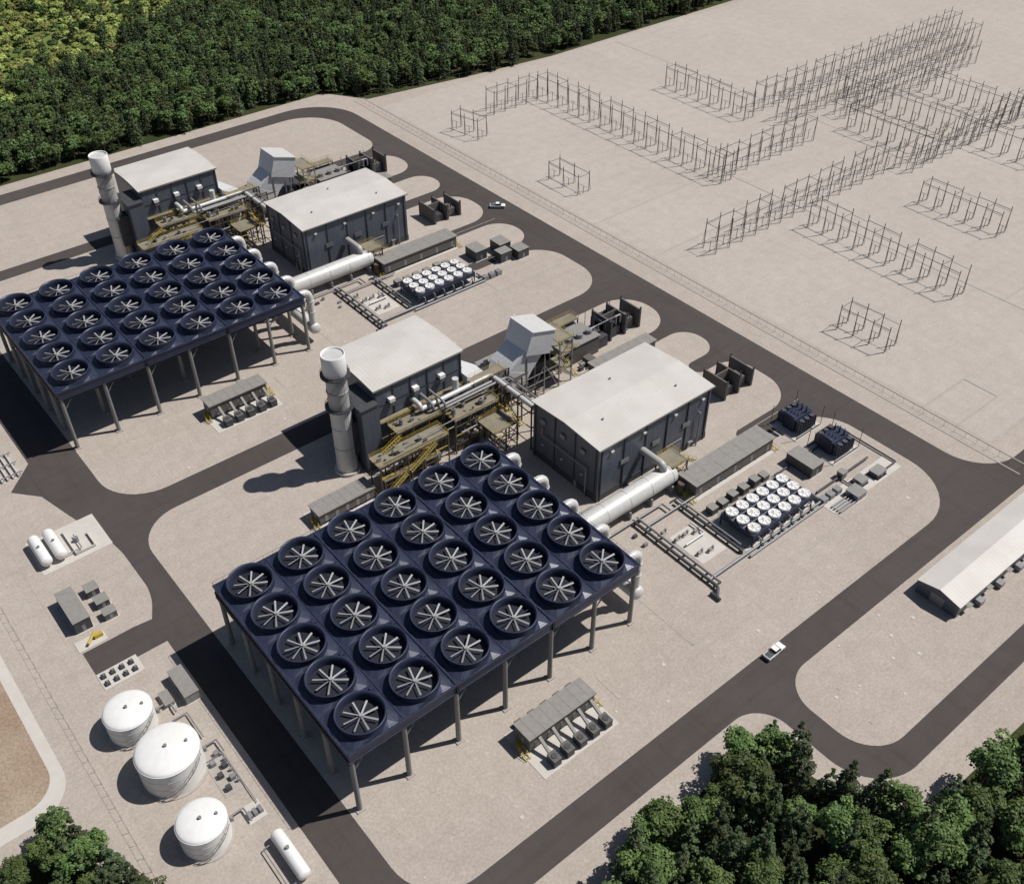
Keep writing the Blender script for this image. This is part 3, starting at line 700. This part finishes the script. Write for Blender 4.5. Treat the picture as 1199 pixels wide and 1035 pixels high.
for k in range(4):
    for j in range(2):
        mb.box(-27.3+k*2.2,-26.3+k*2.2,62.3+j*2.4,63.5+j*2.4,.1,.8,'dgrey'); mb.cyl(-26.8+k*2.2,63+j*2.4,.8,1.2,.3,'grey',8)
for k in range(6):
    mb.box(-18.5+(k%2)*1.8,-17.4+(k%2)*1.8,21+k*1.8,22.1+k*1.8,.05,1.2,random.choice(['grey','dgrey','taupe']))
    mb.cyl(-15.6,22+k*1.6,.09,1.0,.3,'grey',8)
mb.pipe([(-20,44,.8),(-16.5,44,.8),(-16.5,36,.8)],.15,'grey'); mb.pipe([(-19,30,.5),(-15,30,.5),(-15,15,.5)],.1,'grey')
mb.box(-19.5,-15,20,31,.03,.09,'trench'); mb.box(-18.5,-14.5,11.5,16,.03,.09,'conc')
for k in range(3): mb.box(-18+k*1.2,-17.2+k*1.2,12.5,14,.09,1.1,'grey')
mb.build('pump_skid')
kiosk('equipment_shelter',[(-17,-13.8,50,59,2.8,'taupe'),(-21,-19,52,56,1.2,'grey')],off=(1.6,-3.8,0))
mb=MB()
for k in range(5): mb.box(-24+k*1.5,-23.6+k*1.5,146,158,.1,.8,'pipe')
for y in (147,152,157): mb.box(-25,-16.5,y-.2,y+.2,.8,1,'grey')
mb.build('pipe_laydown_rack')
def warehouse():
    mb=MB(); x0,x1,y0,y1,h=139,280,-48.6,-37.4,4.2; ym=(y0+y1)/2; e=.4
    mb.box(x0,x1,y0,y1,0,h,'clad')
    mb.add([(x0,y0,h),(x0,ym,h+1.3),(x0,y1,h)],[(0,2,1)],'clad')
    vs=[(x0-e,y0-e,h+.02),(x1+e,y0-e,h+.02),(x1+e,ym,h+1.45),(x0-e,ym,h+1.45),(x1+e,y1+e,h+.02),(x0-e,y1+e,h+.02)]
    vb=[(a,b,c-.2) for a,b,c in vs]
    mb.add(vs+vb,[(0,1,2,3),(3,2,4,5)],'roof'); mb.add(vs+vb,[(0,6,7,1),(5,11,9,3),(3,9,6,0),(4,10,11,5)],'taupe')
    mb.box(x0-.05,x0-.01,ym-1.8,ym+1.8,.1,3.2,'grey')
    for k,x in enumerate(np.arange(x0+4,x1-3,4.5)):
        if k%2: mb.box(x-1,x+1,y0-1.9,y0-.3,.1,1.7,'grey')
        else: mb.box(x-.6,x+.6,y0-.06,y0-.01,.1,2.3,'grey'); mb.box(x-.9,x+.9,y0-1.2,y0-.02,2.5,2.6,'taupe')
    return mb.build('warehouse')
warehouse()
def car(name,x,y,ang,kind='pickup'):
    mb=MB(); w=.95
    def prof(pts,wy0,wy1,mt):
        n=len(pts); vs=[(a,wy0,b) for a,b in pts]+[(a,wy1,b) for a,b in pts]
        mb.add(vs,[tuple(range(n)),tuple(reversed(range(n,2*n)))]+[(i,n+i,n+(i+1)%n,(i+1)%n) for i in range(n)],mt)
    prof([(-2.7,.45),(2.65,.45),(2.75,.75),(2.6,1.05),(1.3,1.15),(-.75,1.15),(-.75,1.12),(-2.75,1.12)],-w,w,'white')
    a=[(1.35,-.88,1.15),(1.35,.88,1.15),(-.75,.88,1.15),(-.75,-.88,1.15)]; b=[(.6,-.72,1.78),(.6,.72,1.78),(-.6,.72,1.78),(-.6,-.72,1.78)]
    mb.hexa(a,b,'glass'); mb.box(-.62,.62,-.74,.74,1.78,1.84,'white')
    mb.box(-2.6,-.9,-.8,.8,1.125,1.14,'dgrey')
    for px in (-1.75,1.75):
        for sy in (-1,1): mb.tube([(px,sy*.98,.38),(px,sy*.72,.38)],.38,'tyre',16); mb.tube([(px,sy*1.0,.38),(px,sy*.97,.38)],.2,'grey',10)
    mb.box(2.7,2.78,-.8,-.45,.72,.9,'pipe'); mb.box(2.7,2.78,.45,.8,.72,.9,'pipe')
    for s_ in (-1,1): mb.box(-2.8,-2.74,s_*.82-.1,s_*.82+.1,.75,1.05,'red'); mb.box(.9,1.1,s_*1.05-.12,s_*1.05+.12,1.15,1.32,'white')
    o=mb.build(name,off=(x,y,Z1)); o.rotation_euler=(0,0,ang); o.scale=(1.1,1.1,1.1); return o
car('pickup_truck',96.9,-27.6,0.03); car('pickup_truck',184.5,184.5,math.radians(-40))

# ------------------------------------------------------------ switchyard gantries
def gantry_row(x0,y0,x1,y1,h,depth=7,step=9,name='switchyard_gantry'):
    mb=MB(); A=Vector((x0,y0,0));B=Vector((x1,y1,0)); d=B-A; u=d.normalized(); v=Vector((-u.y,u.x,0)); n=max(1,round(d.length/step))
    for o in (0,depth):
        for i in range(n+1):
            p=A+d*i/n+v*o; hh=h*random.uniform(.94,1.04)
            mb.beam(p,p+Vector((0,0,hh)),.22,'galv'); mb.beam(p+v*.9,p+Vector((0,0,hh*.8)),.11,'galv')
            mb.box(p.x-.4,p.x+.4,p.y-.4,p.y+.4,0,.2,'conc')
            if i<n:
                q=A+d*(i+1)/n+v*o
                if (i%3)!=2 or o==0: mb.beam(p+Vector((0,0,h*.86)),q+Vector((0,0,h*.86)),.17,'galv')
                if i%2==0: mb.beam(p+Vector((0,0,h*.8)),q+Vector((0,0,h*.8)),.1,'galv')
    for i in range(n+1):
        p=A+d*i/n; q=p+v*depth
        if i%2==0: mb.beam(p+Vector((0,0,h*.86)),q+Vector((0,0,h*.86)),.13,'galv')
        m=p+v*depth*.5
        mb.beam(m,m+Vector((0,0,h*.35)),.16,'galv'); mb.beam(m+Vector((0,0,h*.35))-u*1.8,m+Vector((0,0,h*.35))+u*1.8,.1,'galv')
    return mb.build(name)
G=[(214,254,217,239,10),(240,256,266,256,12),(268,258,268,142,13),(216,190,216,172,9),(272,144,331,144,12),
 (340,180,500,180,13),(336,163,492,163,13),(362,150,470,150,11),(224,105,335,105,12),(266,96,264,32,12),(218,46,219,28,10),
 (315,80,315,46,11),(338,98,440,98,12),(324,228,324,178,12),(380,165,380,68,12),(352,142,352,100,12),(415,146,415,92,12)]
for g_ in G: gantry_row(*g_[:4],g_[4],depth=6,step=7.2)

# ------------------------------------------------------------ trees
def leafmesh(name,kind,seed,leaf,h,R,q=1.0):
    r=np.random.default_rng(seed); V=[];F=[];SH=[]
    mb=MB(); ls=1/math.sqrt(q)
    trp=[(0,0,0),(r.normal(0,.1),r.normal(0,.1),h*.35),(r.normal(0,.2),r.normal(0,.2),h*.7)]
    mb.tube(trp,[h*.028,h*.02,h*.008],'bark',7)
    cl=[]
    if kind=='dec':
        nb=44
        for k in range(nb):
            d=r.normal(size=3); d/=np.linalg.norm(d); 
            if d[2]<-.35: d[2]*=-.6
            rad=r.uniform(.55,1.02)*(1+.18*math.sin(3*math.atan2(d[1],d[0])+seed))
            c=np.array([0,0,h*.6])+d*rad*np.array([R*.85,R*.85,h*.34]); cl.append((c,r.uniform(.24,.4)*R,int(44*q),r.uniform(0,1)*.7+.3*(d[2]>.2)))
            if k%6==0: mb.tube([(0,0,h*.3),tuple(np.array([0,0,h*.3])*.5+c*.5),tuple(c)],[h*.012,h*.008,.03],'bark',5)
    else:
        nt=12
        for t in range(nt):
            f=t/(nt-1); zz=h*(.16+.82*f); rr=R*(1-f)**.85+.15; m=max(2,int(7*(1-f))+1)
            for k in range(m):
                a=2*math.pi*(k+r.uniform(-.25,.25))/m+t*1.3; ro_=rr*r.uniform(.5,.95)
                cl.append((np.array([ro_*math.cos(a),ro_*math.sin(a),zz-ro_*.25]),max(.35,rr*.34),int(28*q),r.uniform(0,1)))
            if t%3==0:
                a=t*1.1; mb.tube([(0,0,zz),(rr*.8*math.cos(a),rr*.8*math.sin(a),zz-.2*rr)],[.06,.02],'bark',4)
    for c,cr,nl,sh in cl:
        n=nl; d=r.normal(size=(n,3)); d/=np.linalg.norm(d,axis=1)[:,None]; d[:,2]=np.where(d[:,2]<-.3,-d[:,2],d[:,2])
        p=c+d*cr*r.uniform(.65,1.08,size=(n,1))*np.array([1,1,.75])
        nn=d+np.array([0,0,.5])+r.normal(size=(n,3))*.45; nn/=np.linalg.norm(nn,axis=1)[:,None]
        t1=np.cross(nn,r.normal(size=(n,3))); t1/=np.linalg.norm(t1,axis=1)[:,None]; t2=np.cross(nn,t1)
        s_=r.uniform(.24,.44,size=(n,1))*(1 if kind=='dec' else .85)*ls
        qd=np.stack([p-t1*s_,p+t2*s_*.7,p+t1*s_,p-t2*s_*.7],1)
        o=len(V)
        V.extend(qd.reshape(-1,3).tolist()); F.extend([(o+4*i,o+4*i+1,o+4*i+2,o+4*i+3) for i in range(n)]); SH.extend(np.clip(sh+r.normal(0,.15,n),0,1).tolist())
    nb0=len(mb.f)
    mb.add(V,F,leaf)
    me=bpy.data.meshes.new(name); me.from_pydata(mb.v,[],mb.f)
    me.materials.append(M['bark']); me.materials.append(M[leaf])
    me.polygons.foreach_set('material_index',[0 if k=='bark' else 1 for k in mb.m])
    at=me.attributes.new('shade','FLOAT','FACE'); at.data.foreach_set('value',[0.0]*nb0+SH)
    me.update(); return bpy.data.objects.new(name,me)
def treeset(cname,specs,q=1.0):
    c=bpy.data.collections.new(cname)
    for i,(k,leaf,h,R) in enumerate(specs): c.objects.link(leafmesh('pine_tree' if k=='con' else 'broadleaf_tree',k,11+i*7+len(cname),leaf,h,R,q))
    return c
mixed=treeset('mixed_trees',[('dec','leaf',10,3.6),('dec','leaf',11.5,3.9),('con','leafc',13,2.8),('con','leafc',14.5,3.0),('dec','leaf',9,3.9),('con','leafc',12,2.6)],.6)
bright=treeset('bright_trees',[('dec','leafb',7,3.1),('dec','leafb',8.5,3.3),('dec','leafb',6,3.3),('dec','leaf',7,2.6)],.5)
near=treeset('nearby_trees',[('dec','leaf',10,3.6),('con','leafc',13,2.9),('dec','leaf',11.5,4.1),('con','leafc',12,2.7),('con','leafc',14,3.0),('dec','leaf',9,3.4)],1.35)
def scatter(name,pts,coll,smin,smax,seed):
    me=bpy.data.meshes.new(name); me.from_pydata(pts,[],[]); o=bpy.data.objects.new(name,me); scene.collection.objects.link(o)
    ng=bpy.data.node_groups.new(name+'_nodes','GeometryNodeTree')
    ng.interface.new_socket('Geometry',in_out='INPUT',socket_type='NodeSocketGeometry'); ng.interface.new_socket('Geometry',in_out='OUTPUT',socket_type='NodeSocketGeometry')
    N=ng.nodes.new; L=ng.links.new
    gi=N('NodeGroupInput'); go=N('NodeGroupOutput'); ip=N('GeometryNodeInstanceOnPoints'); ci=N('GeometryNodeCollectionInfo')
    ci.inputs['Collection'].default_value=coll; ci.inputs['Separate Children'].default_value=True; ci.inputs['Reset Children'].default_value=True
    rv=N('FunctionNodeRandomValue'); rv.data_type='FLOAT_VECTOR'; rv.inputs[0].default_value=(-.05,-.05,0); rv.inputs[1].default_value=(.05,.05,6.28); rv.inputs['Seed'].default_value=seed
    rs=N('FunctionNodeRandomValue'); rs.data_type='FLOAT'; rs.inputs[2].default_value=smin; rs.inputs[3].default_value=smax; rs.inputs['Seed'].default_value=seed+5
    e=N('FunctionNodeEulerToRotation')
    L(gi.outputs[0],ip.inputs['Points']); L(ci.outputs[0],ip.inputs['Instance']); ip.inputs['Pick Instance'].default_value=True
    ri=N('FunctionNodeRandomValue'); ri.data_type='INT'; ri.inputs[4].default_value=0; ri.inputs[5].default_value=len(coll.objects)-1; ri.inputs['Seed'].default_value=seed+9
    L(ri.outputs[2],ip.inputs['Instance Index'])
    L(rv.outputs[0],e.inputs[0]); L(e.outputs[0],ip.inputs['Rotation']); L(rs.outputs[1],ip.inputs['Scale']); L(ip.outputs[0],go.inputs[0])
    md=o.modifiers.new('scatter','NODES'); md.node_group=ng
    return o
def jgrid(x0,x1,y0,y1,st,cond,j=.42):
    out=[]
    ny=int((y1-y0)/(st*.87))
    for b in range(ny):
        y=y0+b*st*.87
        for a in range(int((x1-x0)/st)+1):
            x=x0+a*st+(st/2 if b%2 else 0)
            X=x+random.uniform(-j,j)*st; Y=y+random.uniform(-j,j)*st
            if cond(X,Y): out.append((X,Y,0))
    return out
def fb(x):
    base=np.interp(x,[-300,188,206,262,310,700],[331,331,312,304,299,299]); return base+2*math.sin(x*.13)+1.5*math.sin(x*.041)
def lightreg(x,y):
    return y>np.interp(x,[-60,60,120,190,270,340],[362,402,432,482,534,615])+8*math.sin(x*.06+y*.05)+7*math.sin(y*.13+x*.04)
A1=jgrid(-20,520,295,690,5.4,lambda x,y:y>fb(x) and not (lightreg(x,y) and random.random()<.93))
A2=jgrid(-20,420,355,690,5.2,lambda x,y:lightreg(x,y) and random.random()<.7)
scatter('forest',A1,mixed,.78,1.15,3)
scatter('light_forest',A2,bright,.5,1.0,8)
def br(x,y):
    bx=np.interp(x,[10,25,60,74,78,82,90,118,300],[-46,-42,-40.5,-41,-47,-66,-75,-79,-82]); return y<bx
A3=jgrid(8,235,-150,-36,6.2,lambda x,y:br(x,y))
scatter('forest',A3,near,.92,1.38,21)
A4=jgrid(-104,-50,-10,38,5.2,lambda x,y:y<34)
A4+=[(-49.5,31.5,0),(-46.6,28,0),(-49.5,25.5,0),(-44.8,23.5,0),(-47.5,21,0),(-43.2,18.5,0),(-46,15.5,0),(-41.6,13.2,0),(-44.5,9.5,0),(-40.6,7.5,0),(-43,3.5,0),(-49,16,0),(-50,9,0),(-47,4,0)]
scatter('forest',A4,near,.72,.98,31)

# ------------------------------------------------------------ light, sky, camera
d=Vector((-.60,.27,-1.0))
sun=bpy.data.lights.new('sun','SUN'); sun.energy=4.45; sun.angle=math.radians(.53); sun.color=(1,.96,.91)
so=bpy.data.objects.new('sun',sun); scene.collection.objects.link(so); so.rotation_euler=d.to_track_quat('-Z','Y').to_euler(); so.location=(0,0,300)
w=bpy.data.worlds.new('World'); scene.world=w; w.use_nodes=True; nt=w.node_tree
sk=nt.nodes.new('ShaderNodeTexSky'); sk.sky_type='NISHITA'; sk.sun_disc=False; sk.sun_elevation=math.radians(56.6); sk.sun_rotation=math.radians(114)
bg=nt.nodes['Background']; bg.inputs['Strength'].default_value=.05; nt.links.new(sk.outputs[0],bg.inputs[0])
cd=bpy.data.cameras.new('camera'); co=bpy.data.objects.new('camera',cd); scene.collection.objects.link(co)
cd.sensor_fit='HORIZONTAL'; cd.sensor_width=36; cd.lens=36.01; cd.clip_start=1; cd.clip_end=6000
co.location=(-45.4726,-104.9925,193.0408); co.rotation_euler=(.8647,.0013,-.6874)
scene.camera=co
